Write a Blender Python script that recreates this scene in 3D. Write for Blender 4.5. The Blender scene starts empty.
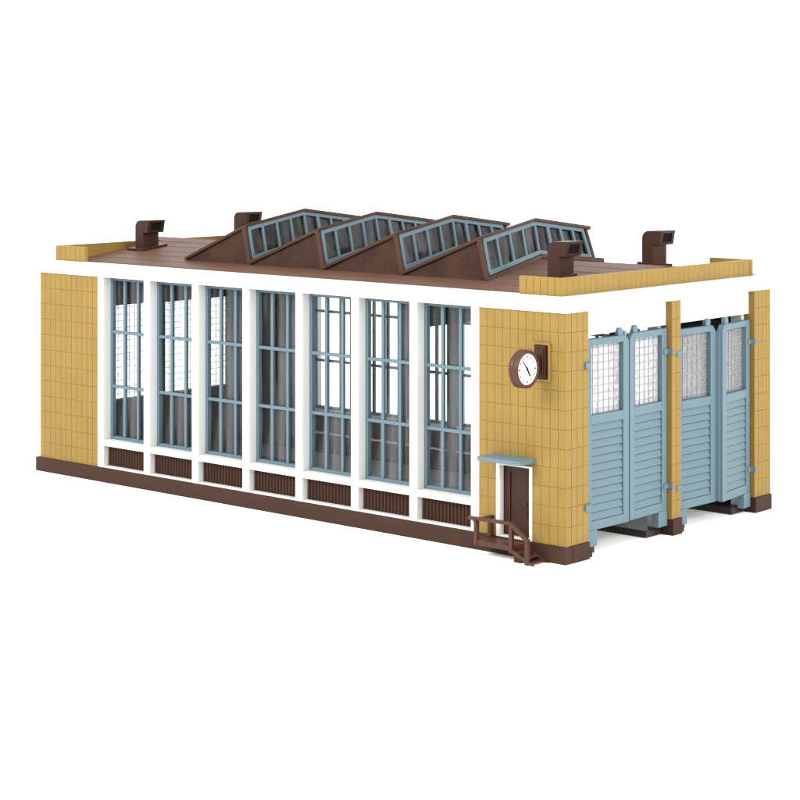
import bpy, bmesh, math, random
from mathutils import Vector, Matrix
random.seed(7)
scene = bpy.context.scene
S = 0.01                      # all measures below are millimetres on the model; 1 unit = 10 cm

# ------------------------------------------------------------------ camera
cam = bpy.data.cameras.new('camera')
cam_ob = bpy.data.objects.new('camera', cam)
scene.collection.objects.link(cam_ob)
cam.sensor_width = 36.0
cam.lens = 2043.6 / 800 * 36
cam.shift_y = -(400 - 115.85) / 800
cam.clip_start = 0.05
cam.clip_end = 500
cam_ob.location = (3.67205, -4.94392, 1.294852)
cam_ob.rotation_euler = (math.radians(90), 0, 0.7200366)
scene.camera = cam_ob

# ------------------------------------------------------------------ light
world = bpy.data.worlds.new('World')
scene.world = world
world.use_nodes = True
bg = world.node_tree.nodes['Background']
bg.inputs['Color'].default_value = (1.0, 1.0, 1.0, 1)
bg.inputs['Strength'].default_value = 1.0

def area_lamp(name, loc, target, size, energy, color=(1, 1, 1)):
    l = bpy.data.lights.new(name, 'AREA')
    l.shape = 'RECTANGLE'
    l.size, l.size_y = size
    l.energy = energy
    l.color = color
    o = bpy.data.objects.new(name, l)
    scene.collection.objects.link(o)
    o.location = loc
    o.rotation_euler = (Vector(target) - Vector(loc)).to_track_quat('-Z', 'Y').to_euler()
    return o
area_lamp('softbox', (-1.6, -7.6, 5.6), (-0.9, 0.3, 0.2), (5.0, 4.0), 640, (1, 0.98, 0.95))
area_lamp('softbox', (7.6, 0.1, 3.4), (-0.1, 0.5, 0.2), (4.0, 4.0), 440, (1, 0.98, 0.95))

scene.view_settings.view_transform = 'Standard'
scene.view_settings.look = 'None'
scene.view_settings.exposure = 1.0
scene.view_settings.gamma = 1.0

scene.render.engine = 'CYCLES'
scene.cycles.max_bounces = 10
scene.cycles.transparent_max_bounces = 24

# ------------------------------------------------------------------ materials
def new_mat(name):
    m = bpy.data.materials.new(name)
    m.use_nodes = True
    nt = m.node_tree
    b = nt.nodes['Principled BSDF']
    return m, nt, b

def plastic(name, col, rough=0.5, spec=0.22, var=0.08, grain=900.0, bump=0.05, streak=None):
    """moulded plastic: slight tone mottling, fine grain bump, uneven gloss"""
    m, nt, b = new_mat(name)
    N, L = nt.nodes, nt.links
    tc = N.new('ShaderNodeTexCoord')
    mp = N.new('ShaderNodeMapping')
    L.new(tc.outputs['Object'], mp.inputs['Vector'])
    if streak: mp.inputs['Scale'].default_value = streak
    n1 = N.new('ShaderNodeTexNoise'); n1.inputs['Scale'].default_value = 9; n1.inputs['Detail'].default_value = 6
    L.new(mp.outputs['Vector'], n1.inputs['Vector'])
    n2 = N.new('ShaderNodeTexNoise'); n2.inputs['Scale'].default_value = grain / 4; n2.inputs['Detail'].default_value = 3
    L.new(mp.outputs['Vector'], n2.inputs['Vector'])
    add = N.new('ShaderNodeMath'); add.operation = 'ADD'
    L.new(n1.outputs['Fac'], add.inputs[0]); L.new(n2.outputs['Fac'], add.inputs[1])
    mr = N.new('ShaderNodeMapRange')
    mr.inputs['From Min'].default_value = 0.65; mr.inputs['From Max'].default_value = 1.35
    mr.inputs['To Min'].default_value = 1 - var; mr.inputs['To Max'].default_value = 1 + var
    L.new(add.outputs[0], mr.inputs['Value'])
    vm = N.new('ShaderNodeVectorMath'); vm.operation = 'SCALE'
    vm.inputs[0].default_value = col
    L.new(mr.outputs['Result'], vm.inputs['Scale'])
    L.new(vm.outputs['Vector'], b.inputs['Base Color'])
    rr = N.new('ShaderNodeMapRange')
    rr.inputs['To Min'].default_value = rough - 0.08; rr.inputs['To Max'].default_value = rough + 0.1
    L.new(n1.outputs['Fac'], rr.inputs['Value'])
    L.new(rr.outputs['Result'], b.inputs['Roughness'])
    b.inputs['Specular IOR Level'].default_value = spec
    bp = N.new('ShaderNodeBump'); bp.inputs['Strength'].default_value = bump; bp.inputs['Distance'].default_value = 0.002
    L.new(n2.outputs['Fac'], bp.inputs['Height'])
    L.new(bp.outputs['Normal'], b.inputs['Normal'])
    return m

M_yellow = plastic('tan_plastic', (0.168, 0.107, 0.0268), 0.5, 0.12, 0.10, bump=0.04)
M_white = plastic('white_plastic', (0.49, 0.49, 0.478), 0.45, 0.2, 0.01)
M_blue = plastic('grey_blue_plastic', (0.074, 0.115, 0.135), 0.45, 0.16, 0.05)
M_base = plastic('dark_brown_plastic', (0.030, 0.0135, 0.0085), 0.55, 0.10, 0.22, bump=0.12)
M_brown = plastic('brown_plastic', (0.026, 0.0105, 0.0062), 0.38, 0.14, 0.12, bump=0.05)
M_trim = plastic('trim_brown_plastic', (0.036, 0.0145, 0.0068), 0.4, 0.16, 0.15, bump=0.05)
M_cheek = plastic('grained_brown_plastic', (0.031, 0.0135, 0.0085), 0.6, 0.10, 0.6, grain=900, bump=1.0)
M_roof = plastic('roof_brown_plastic', (0.074, 0.039, 0.0265), 0.5, 0.09, 0.16, bump=0.06, streak=(0.12, 1, 1))
M_step = plastic('red_brown_plastic', (0.043, 0.0155, 0.0082), 0.40, 0.2, 0.18, bump=0.05)
M_floor = plastic('floor_brown_plastic', (0.018, 0.012, 0.010), 0.35, 0.25, 0.2)
M_shade_grey = plastic('inner_shade_grey', (0.034, 0.029, 0.027), 0.5, 0.12, 0.3, bump=0.2)  # grey of inner parts, darkened to put interior shade into the colour
M_trench_shade = plastic('trench_shade_grey', (0.11, 0.108, 0.105), 0.6, 0.2, 0.3, bump=0.2)  # interior shade on the ground put into this grey
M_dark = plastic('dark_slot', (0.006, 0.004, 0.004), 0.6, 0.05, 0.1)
M_black = plastic('black_print', (0.006, 0.006, 0.006), 0.5, 0.1, 0.02)
M_face = plastic('clock_white', (0.62, 0.62, 0.60), 0.4, 0.15, 0.01)
M_wire = plastic('wire_grey', (0.20, 0.20, 0.205), 0.5, 0.2, 0.2)
M_ground = plastic('white_paper', (0.94, 0.94, 0.94), 0.9, 0.0, 0.004, bump=0.0)

def clear_pane(name, haze=0.05, tint=(0.93, 0.95, 0.95)):
    m, nt, b = new_mat(name)
    N, L = nt.nodes, nt.links
    nt.nodes.remove(b)
    out = N['Material Output']
    tc = N.new('ShaderNodeTexCoord')
    mp = N.new('ShaderNodeMapping'); mp.inputs['Scale'].default_value = (14, 14, 1.3)
    L.new(tc.outputs['Object'], mp.inputs['Vector'])
    n = N.new('ShaderNodeTexNoise'); n.inputs['Scale'].default_value = 2.2; n.inputs['Detail'].default_value = 4
    L.new(mp.outputs['Vector'], n.inputs['Vector'])
    bp = N.new('ShaderNodeBump'); bp.inputs['Strength'].default_value = 0.25; bp.inputs['Distance'].default_value = 0.01
    L.new(n.outputs['Fac'], bp.inputs['Height'])
    tr = N.new('ShaderNodeBsdfTransparent'); tr.inputs['Color'].default_value = (*tint, 1)
    gl = N.new('ShaderNodeBsdfGlossy'); gl.inputs['Roughness'].default_value = 0.12
    L.new(bp.outputs['Normal'], gl.inputs['Normal'])
    df = N.new('ShaderNodeBsdfDiffuse'); df.inputs['Color'].default_value = (0.5, 0.49, 0.5, 1)
    lw = N.new('ShaderNodeLayerWeight'); lw.inputs['Blend'].default_value = 0.5
    mul = N.new('ShaderNodeMath'); mul.operation = 'MULTIPLY_ADD'
    mul.inputs[1].default_value = 0.18; mul.inputs[2].default_value = 0.012
    pw = N.new('ShaderNodeMath'); pw.operation = 'POWER'; pw.inputs[1].default_value = 3
    L.new(lw.outputs['Facing'], pw.inputs[0]); L.new(pw.outputs[0], mul.inputs[0])
    mr = N.new('ShaderNodeMapRange')
    mr.inputs['From Min'].default_value = 0.42; mr.inputs['From Max'].default_value = 0.75
    mr.inputs['To Min'].default_value = haze * 0.2; mr.inputs['To Max'].default_value = haze * 3
    L.new(n.outputs['Fac'], mr.inputs['Value'])
    m1 = N.new('ShaderNodeMixShader'); L.new(mul.outputs[0], m1.inputs['Fac'])
    L.new(tr.outputs[0], m1.inputs[1]); L.new(gl.outputs[0], m1.inputs[2])
    m2 = N.new('ShaderNodeMixShader'); L.new(mr.outputs['Result'], m2.inputs['Fac'])
    L.new(m1.outputs[0], m2.inputs[1]); L.new(df.outputs[0], m2.inputs[2])
    L.new(m2.outputs[0], out.inputs['Surface'])
    return m
M_pane = clear_pane('clear_pane', 0.022)
M_skypane = clear_pane('smoky_pane', 0.03, (0.42, 0.42, 0.44))

def wired_pane(name, clear=0.4, tone=(0.5, 0.5, 0.52)):
    m, nt, b = new_mat(name)
    N, L = nt.nodes, nt.links
    nt.nodes.remove(b)
    out = N['Material Output']
    tc = N.new('ShaderNodeTexCoord')
    n = N.new('ShaderNodeTexNoise'); n.inputs['Scale'].default_value = 70; n.inputs['Detail'].default_value = 3
    L.new(tc.outputs['Object'], n.inputs['Vector'])
    bp = N.new('ShaderNodeBump'); bp.inputs['Strength'].default_value = 0.5; bp.inputs['Distance'].default_value = 0.004
    L.new(n.outputs['Fac'], bp.inputs['Height'])
    tr = N.new('ShaderNodeBsdfTransparent'); tr.inputs['Color'].default_value = (0.95, 0.95, 0.96, 1)
    df = N.new('ShaderNodeBsdfDiffuse'); df.inputs['Color'].default_value = (*tone, 1)
    tl = N.new('ShaderNodeBsdfTranslucent'); tl.inputs['Color'].default_value = (tone[0]*1.1, tone[1]*1.1, tone[2]*1.1, 1)
    gl = N.new('ShaderNodeBsdfGlossy'); gl.inputs['Roughness'].default_value = 0.2
    for s in (df, gl): L.new(bp.outputs['Normal'], s.inputs['Normal'])
    a = N.new('ShaderNodeMixShader'); a.inputs['Fac'].default_value = 0.4
    L.new(df.outputs[0], a.inputs[1]); L.new(tl.outputs[0], a.inputs[2])
    c = N.new('ShaderNodeMixShader'); c.inputs['Fac'].default_value = 0.08
    L.new(a.outputs[0], c.inputs[1]); L.new(gl.outputs[0], c.inputs[2])
    mr = N.new('ShaderNodeMapRange'); mr.inputs['From Min'].default_value = 0.35; mr.inputs['From Max'].default_value = 0.65
    mr.inputs['To Min'].default_value = clear - 0.2; mr.inputs['To Max'].default_value = clear + 0.2
    L.new(n.outputs['Fac'], mr.inputs['Value'])
    d = N.new('ShaderNodeMixShader'); L.new(mr.outputs['Result'], d.inputs['Fac'])
    L.new(c.outputs[0], d.inputs[1]); L.new(tr.outputs[0], d.inputs[2])
    L.new(d.outputs[0], out.inputs['Surface'])
    return m
M_wired = wired_pane('wired_pane', 0.25)
M_wired_shaded = wired_pane('shaded_wired_pane', 0.1, (0.23, 0.23, 0.235))  # wired glass with the dim interior behind painted into its tone
M_wired_back = wired_pane('pebbled_pane', 0.78)

# ------------------------------------------------------------------ mesh helpers
class MB:
    """collects shapes (in mm) and links them as ONE mesh object"""
    def __init__(self): self.v = []; self.f = []; self.m = []
    def poly(self, verts, faces, mi=0):
        o = len(self.v)
        self.v += [tuple(p) for p in verts]
        for f in faces:
            self.f.append([o + i for i in f]); self.m.append(mi)
        return self
    def box(self, x0, x1, y0, y1, z0, z1, mi=0):
        return self.poly([(x0,y0,z0),(x1,y0,z0),(x1,y1,z0),(x0,y1,z0),(x0,y0,z1),(x1,y0,z1),(x1,y1,z1),(x0,y1,z1)],
                         [(0,3,2,1),(4,5,6,7),(0,1,5,4),(1,2,6,5),(2,3,7,6),(3,0,4,7)], mi)
    def hexa(self, b, t, mi=0):
        """bottom quad (ccw from above) and top quad"""
        return self.poly(list(b) + list(t), [(0,3,2,1),(4,5,6,7),(0,1,5,4),(1,2,6,5),(2,3,7,6),(3,0,4,7)], mi)
    def prism(self, pts, d, mi=0):
        """planar outline pts (3D) extruded by vector d"""
        n = len(pts); P = [Vector(p) for p in pts]; d = Vector(d)
        nor = Vector((0,0,0))
        for i in range(n): nor += P[i].cross(P[(i+1) % n])
        if nor.dot(d) > 0: P.reverse()
        Q = [p + d for p in P]
        return self.poly(P + Q, [tuple(range(n)), tuple(range(2*n-1, n-1, -1))] +
                         [(i, n+i, n+(i+1) % n, (i+1) % n)[::1] for i in range(n)][:0] +
                         [((i+1) % n, i, n+i, n+(i+1) % n) for i in range(n)], mi)
    def bar(self, p, q, w, d, nrm, mi=0, ext=0.0):
        """bar from p to q, width w across, depth d along nrm (outward from the p-q line, centred)"""
        p, q, nrm = Vector(p), Vector(q), Vector(nrm).normalized()
        a = (q - p).normalized(); p = p - a*ext; q = q + a*ext
        s = a.cross(nrm).normalized(); n = s.cross(a).normalized()
        s *= w/2; n *= d/2
        b = [p-s-n, p+s-n, p+s+n, p-s+n]; t = [q-s-n, q+s-n, q+s+n, q-s+n]
        return self.poly(b + t, [(0,1,2,3),(7,6,5,4),(0,4,5,1),(1,5,6,2),(2,6,7,3),(3,7,4,0)], mi)
    def cyl(self, c, r, axis, h, n=40, mi=0, r2=None):
        c, ax = Vector(c), Vector(axis).normalized()
        u = ax.orthogonal().normalized(); w = ax.cross(u)
        r2 = r if r2 is None else r2
        A = [c + (u*math.cos(2*math.pi*i/n) + w*math.sin(2*math.pi*i/n))*r for i in range(n)]
        B = [c + ax*h + (u*math.cos(2*math.pi*i/n) + w*math.sin(2*math.pi*i/n))*r2 for i in range(n)]
        return self.poly(A + B, [tuple(range(n-1,-1,-1)), tuple(range(n, 2*n))] +
                         [(i, (i+1) % n, n+(i+1) % n, n+i) for i in range(n)], mi)
    def tiles(self, o, du, dw, nu, nw, pu, pw, dn, gap=0.13, th=0.14, mi=0):
        """stacked tiles: origin, unit vectors across and up, counts, pitches, outward normal"""
        o, du, dw, dn = Vector(o), Vector(du), Vector(dw), Vector(dn)
        flip = du.cross(dw).dot(dn) < 0
        for i in range(nu):
            for j in range(nw):
                a = i*pu + gap/2; b = (i+1)*pu - gap/2; c = j*pw + gap/2; d = (j+1)*pw - gap/2
                if i == 0: a = 0
                if i == nu-1: b = nu*pu
                if j == 0: c = 0
                if j == nw-1: d = nw*pw
                t = th + random.uniform(-0.03, 0.03); e = 0.06
                base = [o+du*a+dw*c, o+du*b+dw*c, o+du*b+dw*d, o+du*a+dw*d]
                top = [o+du*(a+e)+dw*(c+e)+dn*t, o+du*(b-e)+dw*(c+e)+dn*t, o+du*(b-e)+dw*(d-e)+dn*t, o+du*(a+e)+dw*(d-e)+dn*t]
                fs = [(4,5,6,7),(0,1,5,4),(1,2,6,5),(2,3,7,6),(3,0,4,7)]
                if flip: fs = [f[::-1] for f in fs]
                self.poly(base + top, fs, mi)
        return self
    def build(self, name, mats, parent=None, bevel=0.0, smooth=False, loc=None, rotz=0.0, seg=2):
        me = bpy.data.meshes.new(name)
        me.from_pydata([(x*S, y*S, z*S) for x, y, z in self.v], [], self.f)
        if not isinstance(mats, (list, tuple)): mats = [mats]
        for m in mats: me.materials.append(m)
        me.polygons.foreach_set('material_index', self.m)
        if smooth:
            for p in me.polygons: p.use_smooth = len(p.vertices) == 4
        me.update()
        o = bpy.data.objects.new(name, me)
        scene.collection.objects.link(o)
        if parent: o.parent = parent
        if loc: o.location = [c*S for c in loc]
        o.rotation_euler = (0, 0, rotz)
        if bevel:
            b = o.modifiers.new('bevel', 'BEVEL'); b.width = bevel*S; b.segments = seg; b.limit_method = 'ANGLE'
            b.angle_limit = math.radians(40)
        return o

def thing(name, label, cat, loc=(0, 0, 0), group=None):
    o = bpy.data.objects.new(name, None); o.empty_display_size = 0.1
    scene.collection.objects.link(o); o.location = [c*S for c in loc]
    o['label'] = label; o['category'] = cat
    if group: o['group'] = group
    return o
def dup(o, parent, loc=None, rotz=None):
    c = o.copy(); scene.collection.objects.link(c); c.parent = parent
    if loc is not None: c.location = [k*S for k in loc]
    if rotz is not None: c.rotation_euler = (0, 0, rotz)
    for ch in [k for k in scene.objects if k.parent is o]:
        d = ch.copy(); scene.collection.objects.link(d); d.parent = c
    return c

# ------------------------------------------------------------------ ground
GZ = -5.5
L, W, H = 248.64, 117.08, 70.0
PITCH, PX0, PW = 25.46, -215.25, 3.25
CTR = W/2
g = MB(); n = 48; R = 6000
ring = [(R*math.cos(2*math.pi*i/n) - 120, R*math.sin(2*math.pi*i/n) + 50, GZ) for i in range(n)]
g.poly(ring, [tuple(range(n))])
go = g.build('ground', M_ground); go['kind'] = 'structure'

# ------------------------------------------------------------------ the shed
shed = thing('engine_shed', 'model engine shed with tan tiled walls, white window bays and grey-blue louvred gates', 'model building', (-L/2, CTR, GZ))
shed_off = Vector((-L/2, CTR, GZ))
class _P: pass
def part(mb, name, mats, bevel=0.12, parent=None, **k):
    """a part of the shed, built in world mm"""
    o = mb.build(name, mats, parent or shed, bevel, **k)
    if parent is None:
        base = Vector(k['loc']) if k.get('loc') else Vector((0, 0, 0))
        o.location = (base - shed_off)*S
    return o

def zr(y): return 73.6 + 0.1275*y if y < CTR else 73.6 + 0.1275*CTR - 0.09*(min(y, 100) - CTR) - 0.215*max(0, y - 100)

# plinth: long front, back, left end and the feet of the gate pillars
b = MB()
b.box(-250.4, 0.25, -0.7, 3, GZ, -0.25)
b.box(-250.4, 0.25, W-3, W+0.7, GZ, -0.25)
b.box(-250.4, -247, 3, W-3, GZ, -0.25)
b.box(-9, 0.4, 3.0, 11.6, GZ, -0.25)
b.box(-9, 0.4, 107.1, W-3.0, GZ, -0.25)
b.box(-4, 0.4, 56.9, 62.2, GZ, -0.25)
for y in (11.6, 62.2):
    b.box(-5, -1.0, y, y+3.2, GZ, -3.6); b.box(-5, -1.0, y, y+2.2, -3.6, -2.5)
part(b, 'plinth', M_base, 0.15)

# interior floor: slabs beside the two track openings
b = MB()
for y0, y1 in ((3.05, 20.2), (48.3, 70.5), (99.0, W-3.05)):
    b.box(-246.9, -9.05 if y0 < 40 or y0 > 90 else -4.2, y0, y1, GZ+0.05, -3.2)
b.box(-9.05, -4.2, 11.65, 20.2, GZ+0.05, -3.2)
b.box(-9.05, -4.2, 99.0, 107.0, GZ+0.05, -3.2)
part(b, 'floor', M_floor, 0.1)
b = MB()
b.box(-246.9, -32, 20.25, 48.25, GZ+0.05, -4.9); b.box(-246.9, -32, 70.55, 98.95, GZ+0.05, -4.9)
part(b, 'trench_shade_sheet', M_trench_shade, 0.05)  # grey sheet added to dim the ground seen in the track openings

# tan tiled walls (each panel a solid with raised tiles)
def wall_panel(x0, x1, front=True):
    b = MB(); nu = 11; pu = (x1-x0)/nu
    if front:
        b.box(x0, x1, 0.3, 3, -0.25, H)
        b.tiles((x0, 0.3, -0.25), (1,0,0), (0,0,1), nu, 12, pu, (H+0.25)/12, (0,-1,0))
    else:
        b.box(x0, x1, W-3, W-0.3, -0.25, H)
        b.tiles((x0, W-0.3, -0.25), (1,0,0), (0,0,1), nu, 12, pu, (H+0.25)/12, (0,1,0))
    return b
part(wall_panel(-L, PX0), 'wall', M_yellow, 0)
part(wall_panel(-L, PX0, False), 'wall', M_yellow, 0)
part(wall_panel(-33.74, -0.3, False), 'wall', M_yellow, 0)
# front right wall panel with the doorway (x -26.6..-12.95, z up to 22.4) left open
DX0, DX1, DZ = -26.6, -12.95, 22.6
b = MB(); pu = 33.74/11; pw = (H+0.25)/12
x0 = -33.74
b.box(x0, DX0, 0.3, 3, -0.25, H); b.box(DX1, -0.3, 0.3, 3, -0.25, H); b.box(DX0, DX1, 0.3, 3, DZ, H)
b.tiles((x0, 0.3, -0.25+4*pw), (1,0,0), (0,0,1), 11, 8, pu, pw, (0,-1,0))
b.tiles((x0, 0.3, -0.25), (1,0,0), (0,0,1), 2, 4, (DX0-x0)/2, pw, (0,-1,0))
b.tiles((DX1, 0.3, -0.25), (1,0,0), (0,0,1), 4, 4, (-0.0-DX1)/4, pw, (0,-1,0))
b.tiles((DX0, 0.3, DZ), (1,0,0), (0,0,1), 4, 1, (DX1-DX0)/4, 4*pw-0.25-DZ, (0,-1,0))
part(b, 'wall', M_yellow, 0)

# gate pillars on the right end (near corner, middle, far corner)
def pillar(y0, y1, nu, ya, yb):
    b = MB(); pw = (H+0.25)/12
    d = 9 if nu > 2 else 4
    b.box(-d, -0.3, ya, yb, -0.25, H)
    b.tiles((-0.3, y0, -0.25), (0,1,0), (0,0,1), nu, 12, (y1-y0)/nu, pw, (1,0,0))
    return b
part(pillar(0.02, 11.5, 4, 3.02, 11.5), 'gate_pillar', M_yellow, 0)
part(pillar(107.2, W-0.02, 4, 107.2, W-3.02), 'gate_pillar', M_yellow, 0)
part(pillar(57.0, 62.1, 2, 57.0, 62.1), 'gate_pillar', M_yellow, 0)

for yb, ye in ((0.0, 0.3), (W-0.3, W)):
    part(MB().box(-0.3, 0.03, min(yb, ye)-(0.03 if yb == 0 else 0), max(yb, ye)+(0 if yb == 0 else 0.03), -0.24, H-0.02), 'corner_bead', M_yellow, 0.1)

# left end wall with two tall wired windows
b = MB()
ez0, ez1 = 18.0, 55.0
wins = ((20.0, 55.5), (61.5, 97.0))
b.box(-L+0.3, -246, 0.35, W-0.35, -0.25, ez0, 1)
b.box(-L+0.3, -246, 0.35, W-0.35, ez1, H, 1)
ys = [0.35, wins[0][0], wins[0][1], wins[1][0], wins[1][1], W-0.35]
for k in (0, 2, 4): b.box(-L+0.3, -246, ys[k], ys[k+1], ez0, ez1, 1)
b.tiles((-L+0.3, 0.35, -0.25), (0,1,0), (0,0,1), 38, 3, (W-0.7)/38, (ez0+0.25)/3, (-1,0,0))
b.tiles((-L+0.3, 0.35, ez1), (0,1,0), (0,0,1), 38, 3, (W-0.7)/38, (H-ez1)/3, (-1,0,0))
part(b, 'end_wall', [M_yellow, M_shade_grey], 0)
for y0, y1 in wins:
    b = MB()
    b.box(-247.8, -247.2, y0-0.3, y1+0.3, ez0-0.3, ez1+0.3)
    k = y0+3.0; row = 0
    while k < y1-1: b.box(-247.2, -247.0, k, k+0.1, ez0, ez1, 1); k += 2.9
    k = ez0+2.0
    while k < ez1-0.5: b.box(-247.2, -246.96, y0, y1, k, k+0.14, 1); k += 2.6
    part(b, 'end_window', [M_wired_back, M_wire], 0)

# added dark sheets paint interior shade on the walls and piers; two roof ribs
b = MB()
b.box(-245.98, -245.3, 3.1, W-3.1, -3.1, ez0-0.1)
part(b, "shade_lining", M_shade_grey, 0)
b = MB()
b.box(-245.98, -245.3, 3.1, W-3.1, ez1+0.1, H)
part(b, 'shade_lining', M_shade_grey, 0)
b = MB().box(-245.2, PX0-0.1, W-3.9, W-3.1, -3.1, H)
part(b, 'shade_lining', M_shade_grey, 0)
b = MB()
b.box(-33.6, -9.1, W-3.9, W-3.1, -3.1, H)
part(b, 'shade_lining', M_shade_grey, 0)
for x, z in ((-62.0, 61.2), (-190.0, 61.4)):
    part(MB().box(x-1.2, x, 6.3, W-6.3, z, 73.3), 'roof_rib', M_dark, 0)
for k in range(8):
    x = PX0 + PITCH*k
    part(MB().box(x-0.2, x+PW+0.2, W-6.9, W-6.05, -0.2, H), 'pier_shade_lining', M_shade_grey, 0)

# white cornice all round, with the lip the roof sits behind
b = MB()
b.box(-L-0.1, 0.15, -0.45, 2.6, H, 75)
b.box(-L-0.1, 0.15, W-2.6, W+0.45, H, 75)
b.box(-L-0.1, -246, 2.6, W-2.6, H, 75)
b.box(-2.8, 0.15, 2.6, W-2.6, H, 75)
part(b, 'cornice', M_white, 0.25)
b = MB()
b.box(-4.0, -2.45, 11.5, 57.0, 62.1, H)
b.box(-4.0, -2.45, 62.1, 107.2, 62.1, H)
part(b, 'lintel', M_white, 0.15)
# white jambs behind the gate leaves
for y0, y1 in ((11.52, 13.0), (55.2, 56.9), (62.2, 63.6), (105.4, 107.1)):
    part(MB().box(-8.5, -4.3, y0, y1, GZ+0.02, H), 'gate_jamb', M_white, 0.1)

# ---- window bays: pilasters, sills, ribbed panels, windows (front and back)
def pilaster_mb(front):
    b = MB(); y0, y1 = (0, 6.0) if front else (W-6.0, W)
    return b.box(0, PW, y0, y1, -0.2, H)
OW = PITCH - PW                      # opening width
def window_mb():
    """grey-blue frame of 3 x 3 lights, front plane y = 0, opening x 0..OW, z 10..69.9"""
    b = MB(); z0, z1 = 10.0, 70.0
    b.box(0, 1.15, 0, 1.7, z0, z1); b.box(OW-1.15, OW, 0, 1.7, z0, z1)
    b.box(1.15, OW-1.15, 0, 1.7, z0, z0+1.1); b.box(1.15, OW-1.15, 0, 1.7, z1-1.3, z1)
    for k in (1, 2):
        x = OW*k/3
        b.box(x-0.58, x+0.58, 0.25, 1.3, z0+1.1, z1-1.3)
    for z in (29.6, 49.7):
        b.box(1.15, OW-1.15, -0.02, 0.9, z-0.55, z+0.55)
    return b
def pane_mb():
    return MB().box(0.3, OW-0.3, 1.35, 1.55, 10.4, 69.6)
def panel_mb(sgn):
    """dark ribbed panel under a window"""
    b = MB()
    nrib = 15; w = OW/nrib
    b.box(0, OW, 0.5, 2.2, 0.5, 7.9)
    for i in range(nrib):
        b.prism([(i*w+0.12, 0.5, 0.5), (i*w+0.4, 0.0, 0.5), (i*w+w-0.4, 0.0, 0.5), (i*w+w-0.12, 0.5, 0.5)], (0, 0, 7.4))
    return b
win0 = pan0 = pil0 = sill0 = None
for k in range(8):
    loc = (PX0 + PITCH*k, 0, 0)
    for front in (True, False):
        part(pilaster_mb(front), 'pilaster', M_white, 0.15, loc=loc)
def place(o, loc, rotz=0): return dup(o, shed, [loc[i]-shed_off[i] for i in range(3)], rotz)
for k in range(7):
    x = PX0 + PITCH*k + PW
    if k == 0:
        win0 = part(window_mb(), 'window', M_blue, 0.1, loc=(x, 3.5, 0))
        pane_mb().build('pane', M_pane, win0)
        pan0 = part(panel_mb(1), 'ribbed_panel', M_base, 0, loc=(x, 2.3, 0))
        sill0 = part(MB().box(0, OW, 0.02, 5.8, 7.85, 10.0), 'sill_rail', M_white, 0.12, loc=(x, 0, 0))
        led0 = part(MB().box(0, OW, 0.25, 5.8, -0.2, 0.4), 'base_ledge', M_white, 0.08, loc=(x, 0, 0))
    else:
        place(win0, (x, 3.5, 0)); place(pan0, (x, 2.3, 0)); place(sill0, (x, 0, 0)); place(led0, (x, 0, 0))
    xb = x + OW
    place(win0, (xb, W-3.5, 0), math.pi); place(pan0, (xb, W-2.3, 0), math.pi)
    place(sill0, (xb, W, 0), math.pi); place(led0, (xb, W, 0), math.pi)

# ---- roof: planks along the length, open under the skylights
def plank_strip(b, x0, x1, ya, yb, th=1.6):
    pitch = W/2/7.0
    ks = [0.6] + [pitch*i for i in range(1, 14)] + [W-0.6]
    for i in range(14):
        y0, y1 = max(ks[i], ya), min(ks[i+1], yb)
        if y1 - y0 < 0.2: continue
        e0 = 0.32 if y0 == ks[i] else 0.0; e1 = 0.32 if y1 == ks[i+1] else 0.0
        def q(y, dz, x): return (x, y, zr(y)+dz)
        b.hexa([q(y0,-th,x0), q(y0,-th,x1), q(y1,-th,x1), q(y1,-th,x0)],
               [q(y0,-0.7,x0), q(y0,-0.7,x1), q(y1,-0.7,x1), q(y1,-0.7,x0)])
        b.hexa([q(y0+e0,-0.7,x0), q(y0+e0,-0.7,x1), q(y1-e1,-0.7,x1), q(y1-e1,-0.7,x0)],
               [q(y0+e0,0,x0), q(y0+e0,0,x1), q(y1-e1,0,x1), q(y1-e1,0,x0)])
b = MB()
plank_strip(b, -245.9, -2.9, 2.65, 22.5)
plank_strip(b, -245.9, -2.9, 93.5, W-2.65)
plank_strip(b, -245.9, -191, 22.5, 93.5)
plank_strip(b, -58.5, -2.9, 22.5, 93.5)
part(b, 'roof', M_roof, 0.08)

# ---- parapets: a U round each end of the roof
def parapet(right):
    b = MB(); z0, z1 = 75.02, 80.5; t = 1.8
    if right: xe, xi, sg = -2.0, -18.4, 1
    else: xe, xi, sg = -239.9, -223.2, -1
    x0, x1 = min(xe, xi), max(xe, xi)
    y0, y1 = 0.45, 109.4
    if not right: y1 = W-0.5
    b.box(x0, x1, y0+0.3, y0+t, z0, z1); b.box(x0, x1, y1-t, y1-0.3, z0, z1)
    if right: b.box(xe-t, xe-0.3, y0+t, y1-t, z0, z1)
    else: b.box(xe+0.3, xe+t, y0+t, y1-t, z0, z1)
    # cap bead and low skirt behind the roof edge
    if right: b.box(xe-t-0.1, xe-0.3, y0+t, y1-t, 71.0, z0)
    else: b.box(xe+0.3, xe+t+0.1, y0+t, y1-t, 71.0, z0)
    nx = 6; px = (x1-x0)/nx
    b.tiles((x0, y0+0.3, z0), (1,0,0), (0,0,1), nx, 1, px, z1-z0, (0,-1,0))
    b.tiles((x0, y1-0.3, z0), (1,0,0), (0,0,1), nx, 1, px, z1-z0, (0,1,0))
    ny = 36
    b.tiles((xe-0.3*sg, y0, z0), (0,1,0), (0,0,1), ny, 1, (y1-y0)/ny, z1-z0, (sg,0,0), gap=0.09, th=0.1)
    return b
part(parapet(True), 'parapet', M_yellow, 0)
part(parapet(False), 'parapet', M_yellow, 0)

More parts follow.
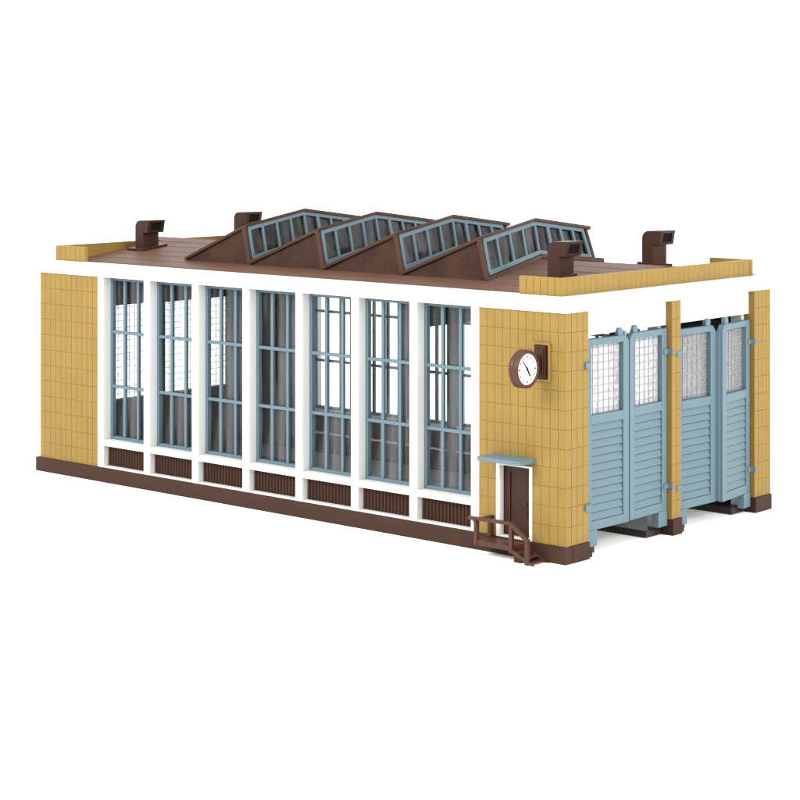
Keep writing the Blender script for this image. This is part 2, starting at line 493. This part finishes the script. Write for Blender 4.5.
# ---- saw-tooth skylights
SP = 36.3
def skylight(dx, first):
    def off(p): return Vector((p[0]+dx, p[1], p[2]))
    Bf, Br, Bb = off((-46.8, 20.5, zr(20.5))), off((-54.6, CTR, zr(CTR)+0.1)), off((-57.0, 95.5, zr(95.5)))
    Tf, Tr, Tb = off((-51.1, 22.0, 89.2)), off((-57.3, CTR, 93.5)), off((-60.4, 93.8, 89.2))
    sh = 33.6 if first else SP
    Lf, Lr, Lb = Bf-Vector((sh,0,-0.1)), Br-Vector((sh,0,-0.1)), Bb-Vector((sh,0,-0.1))
    up = Vector((0,0,1))
    # sloping roof slab with overhanging edge
    b = MB()
    ovf, ovb = Vector((0,-0.9,-0.1)), Vector((0,0.9,-0.1)); ox = Vector((0.9, 0, 0.2))
    t = up*1.15
    b.hexa([Lf+ovf, Tf+ovf+ox, Tr+ox, Lr], [Lf+ovf+t, Tf+ovf+ox+t, Tr+ox+t, Lr+t])
    b.hexa([Lr, Tr+ox, Tb+ovb+ox, Lb+ovb], [Lr+t, Tr+ox+t, Tb+ovb+ox+t, Lb+ovb+t])
    body = part(b, 'skylight', M_trim, 0.12)
    for A, B, T, d in ((Lf, Bf, Tf, 0.9), (Lb, Bb, Tb, -0.9)):
        c = MB(); c.prism([A, B-up*1.0-Vector((0.6,0,0)), T-Vector((0.8,0,0))], (0, d, 0))
        c.build('cheek', M_cheek, body, 0.05)
    # glazing face
    fx = Vector((1, 0, 0.2)).normalized()
    def face(Ba, Bc, u, v, Ta, Tc):      # u along, v up
        return (Ba.lerp(Bc, u)).lerp(Ta.lerp(Tc, u), v)
    tr, fr = MB(), MB()
    # edge trim: bottom, both ends
    tr.bar(Bf+up*0.35+ovf*0.6, Br+up*0.35, 1.3, 1.5, fx, ext=0.2); tr.bar(Br+up*0.7, Bb+up*0.7+Vector((0,2.5,-0.2)), 1.5, 1.6, fx, ext=0.2)
    tr.bar(Bf+ovf*0.4, Tf+ovf*0.6, 1.1, 1.4, fx); tr.bar(Bb+Vector((0,-2.6,0.4)), Tb+Vector((0,-1.6,0)), 1.3, 1.5, fx)
    # frame rails and mullions
    fw = 1.5
    for (Ba, Bc, Ta, Tc, ua, ub) in ((Bf, Br, Tf, Tr, 0.035, 1.0), (Br, Bb, Tr, Tb, 0.0, 0.905)):
        lo = 0.155; hi = 0.955
        fr.bar(face(Ba,Bc,ua,lo,Ta,Tc), face(Ba,Bc,ub,lo,Ta,Tc), fw, 0.9, fx)
        fr.bar(face(Ba,Bc,ua,hi,Ta,Tc), face(Ba,Bc,ub,hi,Ta,Tc), fw, 0.9, fx)
        us = [ua + (ub-ua)*i/4 for i in range(5)]
        if Ba is Bf: us[0] += 0.02
        else: us = us[1:]; us[-1] -= 0.02
        for u in us:
            wide = 1.5 if u in (us[0], us[-1]) and (Ba is not Bf or u == us[0]) else 1.05
            fr.bar(face(Ba,Bc,u,lo,Ta,Tc), face(Ba,Bc,u,hi,Ta,Tc), wide, 0.8, fx)
    tr.build('edge_trim', M_trim, body, 0.1)
    fr.build('glazing_frame', M_blue, body, 0.08)
    pn = MB()
    th = Vector((0.15, 0, 0.03)); sb = Vector((-0.5, 0, 0))
    for (Ba, Bc, Ta, Tc, ua, ub) in ((Bf, Br, Tf, Tr, 0.03, 1.0), (Br, Bb, Tr, Tb, 0.0, 0.905)):
        q = [face(Ba,Bc,ua,0.1,Ta,Tc)+sb, face(Ba,Bc,ub,0.1,Ta,Tc)+sb, face(Ba,Bc,ub,0.97,Ta,Tc)+sb, face(Ba,Bc,ua,0.97,Ta,Tc)+sb]
        pn.poly(q + [p - th for p in q], [(0,1,2,3),(7,6,5,4),(0,4,5,1),(1,5,6,2),(2,6,7,3),(3,7,4,0)])
    pn.build('pane', M_skypane, body)
for i in range(4): skylight(-SP*(3-i), i == 0)

# ---- roof vents: square ducts with a hooded mouth facing the gates
def vent(x, y, z, h=11.4, mg=2.2):
    """x, y: front right corner of the stem"""
    b = MB()
    w, d = 4.7, 8.0
    zb, zt = z-1.5, z+h
    r = 2.6; pts = [(x-w, zb), (x, zb), (x, zt-4.9), (x+2.0, zt-4.7), (x+2.9, zt+0.1), (x-w+r, zt)]
    for a in range(1, 6):
        t = math.radians(90 + 90*a/6)
        pts.append((x-w+r + r*math.cos(t), zt-r + r*math.sin(t)))
    pts.append((x-w, zt-r))
    b.prism([(px, y, pz) for px, pz in pts], (0, d, 0))
    o = part(b, 'roof_vent', M_brown, 0.16)
    # mouth: raised rim and dark opening
    m = MB()
    p = lambda s, yy, k=0.0: (x+2.0+0.9*s+k, yy, zt-4.7+4.8*s)
    for (s0, s1, ya, yb) in ((0.0,0.2,y-0.25,y+d+0.25),(0.8,1.0,y-0.25,y+d+0.25),(0.2,0.8,y-0.25,y+1.3),(0.2,0.8,y+d-1.3,y+d+0.25)):
        m.hexa([p(s0,ya,-0.5), p(s0,ya,0.55), p(s0,yb,0.55), p(s0,yb,-0.5)], [p(s1,ya,-0.5), p(s1,ya,0.55), p(s1,yb,0.55), p(s1,yb,-0.5)])
    m.build('mouth_rim', M_brown, o, 0.08)
    k = MB()
    k.hexa([p(0.2,y+1.3,-0.4), p(0.2,y+1.3,0.06), p(0.2,y+d-1.3,0.06), p(0.2,y+d-1.3,-0.4)], [p(0.8,y+1.3,-0.4), p(0.8,y+1.3,0.06), p(0.8,y+d-1.3,0.06), p(0.8,y+d-1.3,-0.4)])
    k.build('mouth_opening', M_dark, o)
    f = MB()
    x0, x1, y0, y1 = x-w-mg, x+mg+0.4, y-mg, y+d+mg
    if y < CTR:
        za, zc = zr(y0), zr(y1)
    else:
        za, zc = zr(y0), zr(y1)
    f.hexa([(x0,y0,za-0.3),(x1,y0,za-0.3),(x1,y1,zc-0.3),(x0,y1,zc-0.3)], [(x0,y0,za+0.9),(x1,y0,za+0.9),(x1,y1,zc+0.9),(x0,y1,zc+0.9)])
    f.build('base_plate', M_brown, o, 0.12)
vent(-226.5, 32.4, zr(32.4))
vent(-23.7, 28.0, zr(28.0), 12.2, 0.5)
vent(-23.0, 80.0, zr(80.0)+0.1, 11.4, 1.2)
vent(-221.0, 80.0, zr(80.0)+0.1, 11.6, 1.2)

# ---- gates: four louvred leaves
LW, LZ0, LZ1 = 22.1, 2.4, 61.0
def leaf(s, shade):
    """hinge at y=0, leaf runs to y = s*LW, outer face x = 0, thickness towards -x"""
    def Y(a, c): return (min(s*a, s*c), max(s*a, s*c))
    b = MB(); t = 2.2; st = 2.9
    gz0, gz1, lv0, lv1 = 37.7, 59.0, 5.2, 34.8
    b.box(-t, 0, *Y(0, st), LZ0, LZ1)
    # free stile with a clipped top corner
    pts = [(st, gz1), (LW-st, gz1)]
    b.prism([(0, s*(LW-st), LZ0), (0, s*LW, LZ0), (0, s*LW, LZ1-1.9), (0, s*(LW-1.7), LZ1), (0, s*(LW-st), LZ1)], (-t, 0, 0))
    b.box(-t, 0, *Y(st, LW-st), gz1, LZ1)
    b.box(-t, 0, *Y(st, LW-st), lv1, gz0)
    b.box(-t, 0, *Y(st, LW-st), LZ0, lv0)
    # closing bead on the free edge
    b.box(-t-0.5, -1.0, *Y(LW-0.02, LW+0.5), LZ0+0.4, LZ1-2.2)
    # roller tab on the top
    b.prism([(-0.3, s*(LW-5.2), LZ1-0.05), (-0.3, s*(LW-2.6), LZ1-0.05), (-0.3, s*(LW-2.6), LZ1+1.6), (-0.3, s*(LW-3.3), LZ1+2.4), (-0.3, s*(LW-4.5), LZ1+2.4), (-0.3, s*(LW-5.2), LZ1+1.6)], (-1.5, 0, 0))
    # foot block under the hinge stile
    b.box(-t, 0.25, *Y(0.1, 5.4), -2.5, LZ0+0.05)
    o = part(b, 'gate_leaf', M_blue, 0.14, loc=(0, 0, 0))
    v = MB(); n = 12; p = (lv1-lv0)/n
    v.box(-t+0.2, -1.0, *Y(st-0.02, LW-st+0.02), lv0-0.02, lv1+0.02)
    for i in range(n):
        z = lv0 + p*i
        ya, yb = Y(st, LW-st)
        v.hexa([(-1.05, ya, z), (-0.28, ya, z+0.12), (-0.28, yb, z+0.12), (-1.05, yb, z)],
               [(-1.05, ya, z+p*0.97), (-0.8, ya, z+p*0.93), (-0.8, yb, z+p*0.93), (-1.05, yb, z+p*0.97)])
    v.build('louvre_panel', M_blue, o, 0.07)
    w = MB()
    w.box(-2.0, -1.75, *Y(st-0.3, LW-st+0.3), gz0-0.3, gz1+0.3)
    k = st + 2.3
    cols, rows = 6, 9
    for i in range(1, cols):
        a = st + (LW-2*st)*i/cols
        w.box(-1.75, -1.55, *Y(a-0.085, a+0.085), gz0, gz1, 1)
    for i in range(1, rows+1):
        z = gz0 + (gz1-gz0)*(i-0.4)/rows
        w.box(-1.75, -1.5, *Y(st, LW-st), z-0.085, z+0.085, 1)
    w.build('wired_pane', [M_wired, M_wire], o)
    for z in (10.2, 53.5):
        h = MB()
        h.box(-0.6, 2.15, *Y(-2.6 if s > 0 else -0.75, 0.1), z-0.95, z+0.95)
        h.box(-0.2, 0.5, *Y(-0.1, 2.2), z-0.8, z+0.8)
        h.build('hinge', M_blue, o, 0.15)
    return o
leafR = leaf(1, 0); leafL = leaf(-1, 0)
def set_leaf(o, x, y, dz, ang):
    o.location = ((Vector((x, y, dz)) - shed_off)*S); o.rotation_euler = (0, 0, math.radians(ang))
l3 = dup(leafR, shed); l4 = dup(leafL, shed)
for l in (l3, l4):                       # same glass; dim interior behind the farther gate painted into greyer panes
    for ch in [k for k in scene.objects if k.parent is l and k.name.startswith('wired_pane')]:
        ch.data = ch.data.copy(); ch.data.materials[0] = M_wired_shaded
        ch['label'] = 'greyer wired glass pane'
set_leaf(leafR, -1.5, 12.0, 0.0, -1.5)
set_leaf(leafL, -1.9, 56.7, 0.2, 2.5)
set_leaf(l3, -1.9, 62.4, -0.9, -2.0)
set_leaf(l4, -1.9, 107.0, -0.9, 8.0)

# ---- side door, frame and canopy
b = MB()
b.box(DX0, DX0+1.4, -0.55, 2.9, -0.2, DZ); b.box(DX1-0.85, DX1, -0.45, 2.9, -0.2, DZ)
b.box(DX0+1.4, DX1-0.85, -0.45, 2.9, DZ-0.6, DZ); b.box(DX0+1.4, DX1-0.85, -0.4, 2.9, -0.2, 0.35)
part(b, 'door_frame', M_white, 0.12)
b = MB(); a0, a1 = DX0+1.42, DX1-0.87; y = 1.9
b.box(a0, a1, y, 2.9, 0.37, DZ-0.62)
sw = 1.5; zs = [0.37, 2.4, 11.6, 13.2, DZ-3.0, DZ-0.62]
b.box(a0, a0+sw+1.1, y-0.45, y, 0.37, DZ-0.62); b.box(a1-sw, a1, y-0.45, y, 0.37, DZ-0.62)
b.box(a0+sw+1.1, a1-sw, y-0.45, y, 0.37, 2.2); b.box(a0+sw+1.1, a1-sw, y-0.45, y, DZ-2.7, DZ-0.62)
door = part(b, 'door', M_brown, 0.12)
h = MB(); h.cyl((a1-2.0, y-0.45, 10.7), 0.32, (0,-1,0), 0.5, 16); h.cyl((a1-2.0, y-0.95, 10.7), 0.62, (0,-1,0), 0.55, 18, r2=0.4)
h.build('handle', M_trim, door, 0.05)
MB().box(a1-2.3, a1-1.7, y-0.75, y-0.45, 7.0, 8.6).build('lock_plate', M_brown, door, 0.08)
part(MB().box(-28.1, -11.6, -7.9, 0.28, 23.9, 25.2), 'canopy', M_blue, 0.08)
# yellow frame where the clock bracket plugs into the wall
b = MB(); fx0, fx1, fz0, fz1 = -12.3, -5.7, 49.0, 60.8
b.box(fx0, fx0+0.75, -0.75, 0.2, fz0, fz1); b.box(fx1-0.75, fx1, -0.75, 0.2, fz0, fz1)
b.box(fx0+0.75, fx1-0.75, -0.75, 0.2, fz0, fz0+0.75); b.box(fx0+0.75, fx1-0.75, -0.75, 0.2, fz1-0.75, fz1)
part(b, 'clock_socket', M_yellow, 0.1)

# ------------------------------------------------------------------ station clock
clock = thing('wall_clock', 'round brown station clock with white dial, bracketed to the tan wall above the side door', 'clock', (-9, 0, 55))
co = Vector((-9, 0, 55))
def cpart(mb, name, mats, bevel=0.1, **k):
    o = mb.build(name, mats, clock, bevel, **k); o.location = -co*S; return o
b = MB()
b.box(-10.9, -7.0, -1.5, 0.1, 50.0, 59.9)
b.box(-10.4, -7.4, -2.0, -1.5, 50.9, 59.0)
b.box(-9.9, -8.1, -4.6, -2.0, 51.6, 56.6)
cpart(b, 'bracket', M_brown, 0.12)
cy, cz, R = -9.4, 53.6, 5.75
b = MB()
n = 56
prof = [(-10.4, 4.9), (-10.4, 5.45), (-10.1, 5.75), (-9.2, 5.75), (-9.0, 5.6), (-8.7, 5.6), (-8.5, 5.75), (-7.5, 5.75), (-7.2, 5.5), (-7.2, 4.75), (-7.7, 4.65)]
vs = [(px, cy + r*math.cos(2*math.pi*i/n), cz + r*math.sin(2*math.pi*i/n)) for px, r in prof for i in range(n)]
fs = [(j*n+i, j*n+(i+1) % n, (j+1)*n+(i+1) % n, (j+1)*n+i) for j in range(len(prof)-1) for i in range(n)]
b.poly(vs, [f[::-1] for f in fs]); b.poly([(-10.3, p[1], p[2]) for p in vs[:n]], [tuple(range(n))])
cpart(b, 'case', M_step, 0, smooth=True)
def cdisc(): return MB().cyl((-7.9, cy, cz), 4.72, (1,0,0), 0.35, 56)
dial = cpart(cdisc(), 'dial', M_face, 0)
def hand(b, ang, l0, l1, w, x):
    a = math.radians(ang); u = Vector((0, math.sin(a), math.cos(a))); c = Vector((x, cy, cz))
    b.bar(c + u*l0, c + u*l1, w, 0.1, (1, 0, 0))
b = MB()
for k in range(12): hand(b, 30*k, 3.5, 4.2, 0.36 if k % 3 else 0.5, -7.52)
o = b.build('hour_marks', M_black, dial)
b = MB(); hand(b, 318, -1.0, 3.6, 0.32, -7.4); o = b.build('minute_hand', M_black, dial)
b = MB(); hand(b, 147, -0.9, 2.6, 0.62, -7.46); b.cyl((-7.5, cy, cz), 0.42, (1,0,0), 0.2, 16); o = b.build('hour_hand', M_black, dial)

# ------------------------------------------------------------------ entrance steps
steps = thing('entrance_steps', 'small brown landing with handrail and steps below the side door', 'steps', (-20, -4, GZ))
so = Vector((-20, -4, GZ))
def spart(mb, name, mats=M_step, bevel=0.1):
    o = mb.build(name, mats, steps, bevel); o.location = -so*S; return o
YF, YB = -8.4, -0.75
b = MB()
for i in range(8):
    y0 = YF + (YB-YF)*i/8; b.box(-29.2, -14.4, y0+0.06, y0+(YB-YF)/8-0.06, -1.3, -0.55)
b.box(-29.2, -14.4, YF+0.1, YB-0.05, -2.0, -1.3)
spart(b, 'landing')
b = MB(); b.box(-14.38, -11.6, YF+1.2, YB-0.1, GZ+0.02, -2.2)
spart(b, 'support_block', M_base)
for x0, x1, z in ((-14.35, -11.9, -2.1), (-11.9, -9.4, -3.4), (-9.4, -7.0, -4.6)):
    spart(MB().box(x0, x1+0.2, YF+0.75, YB-0.75, z-0.55, z), 'tread')
for y0 in (YF+0.1, YB-0.65):
    b = MB(); b.prism([(-14.9, y0, -1.2), (-14.9, y0, -2.6), (-7.4, y0, GZ+0.02), (-5.6, y0, GZ+0.02)], (0, 0.6, 0))
    spart(b, 'stringer')
for x, y, z0, z1 in ((-29.0, YF, -2.0, 5.6), (-15.4, YF, -2.6, 5.9), (-9.4, YF, GZ+0.02, 1.5), (-29.0, YB-0.9, -0.6, 5.6)):
    w = 1.25
    spart(MB().box(x, x+w, y-0.1, y-0.1+w, z0, z1), 'post')
b = MB()
b.bar((-31.2, YF+0.4, 6.0), (-14.7, YF+0.4, 6.3), 1.5, 1.0, (0,0,1))
b.bar((-14.9, YF+0.4, 6.25), (-8.2, YF+0.4, 1.6), 1.5, 1.0, (0,0,1), ext=0.1)
b.bar((-28.4, YF-0.6, 5.6), (-28.4, 0.0, 5.6), 1.3, 0.8, (0,0,1))
spart(b, 'handrail')
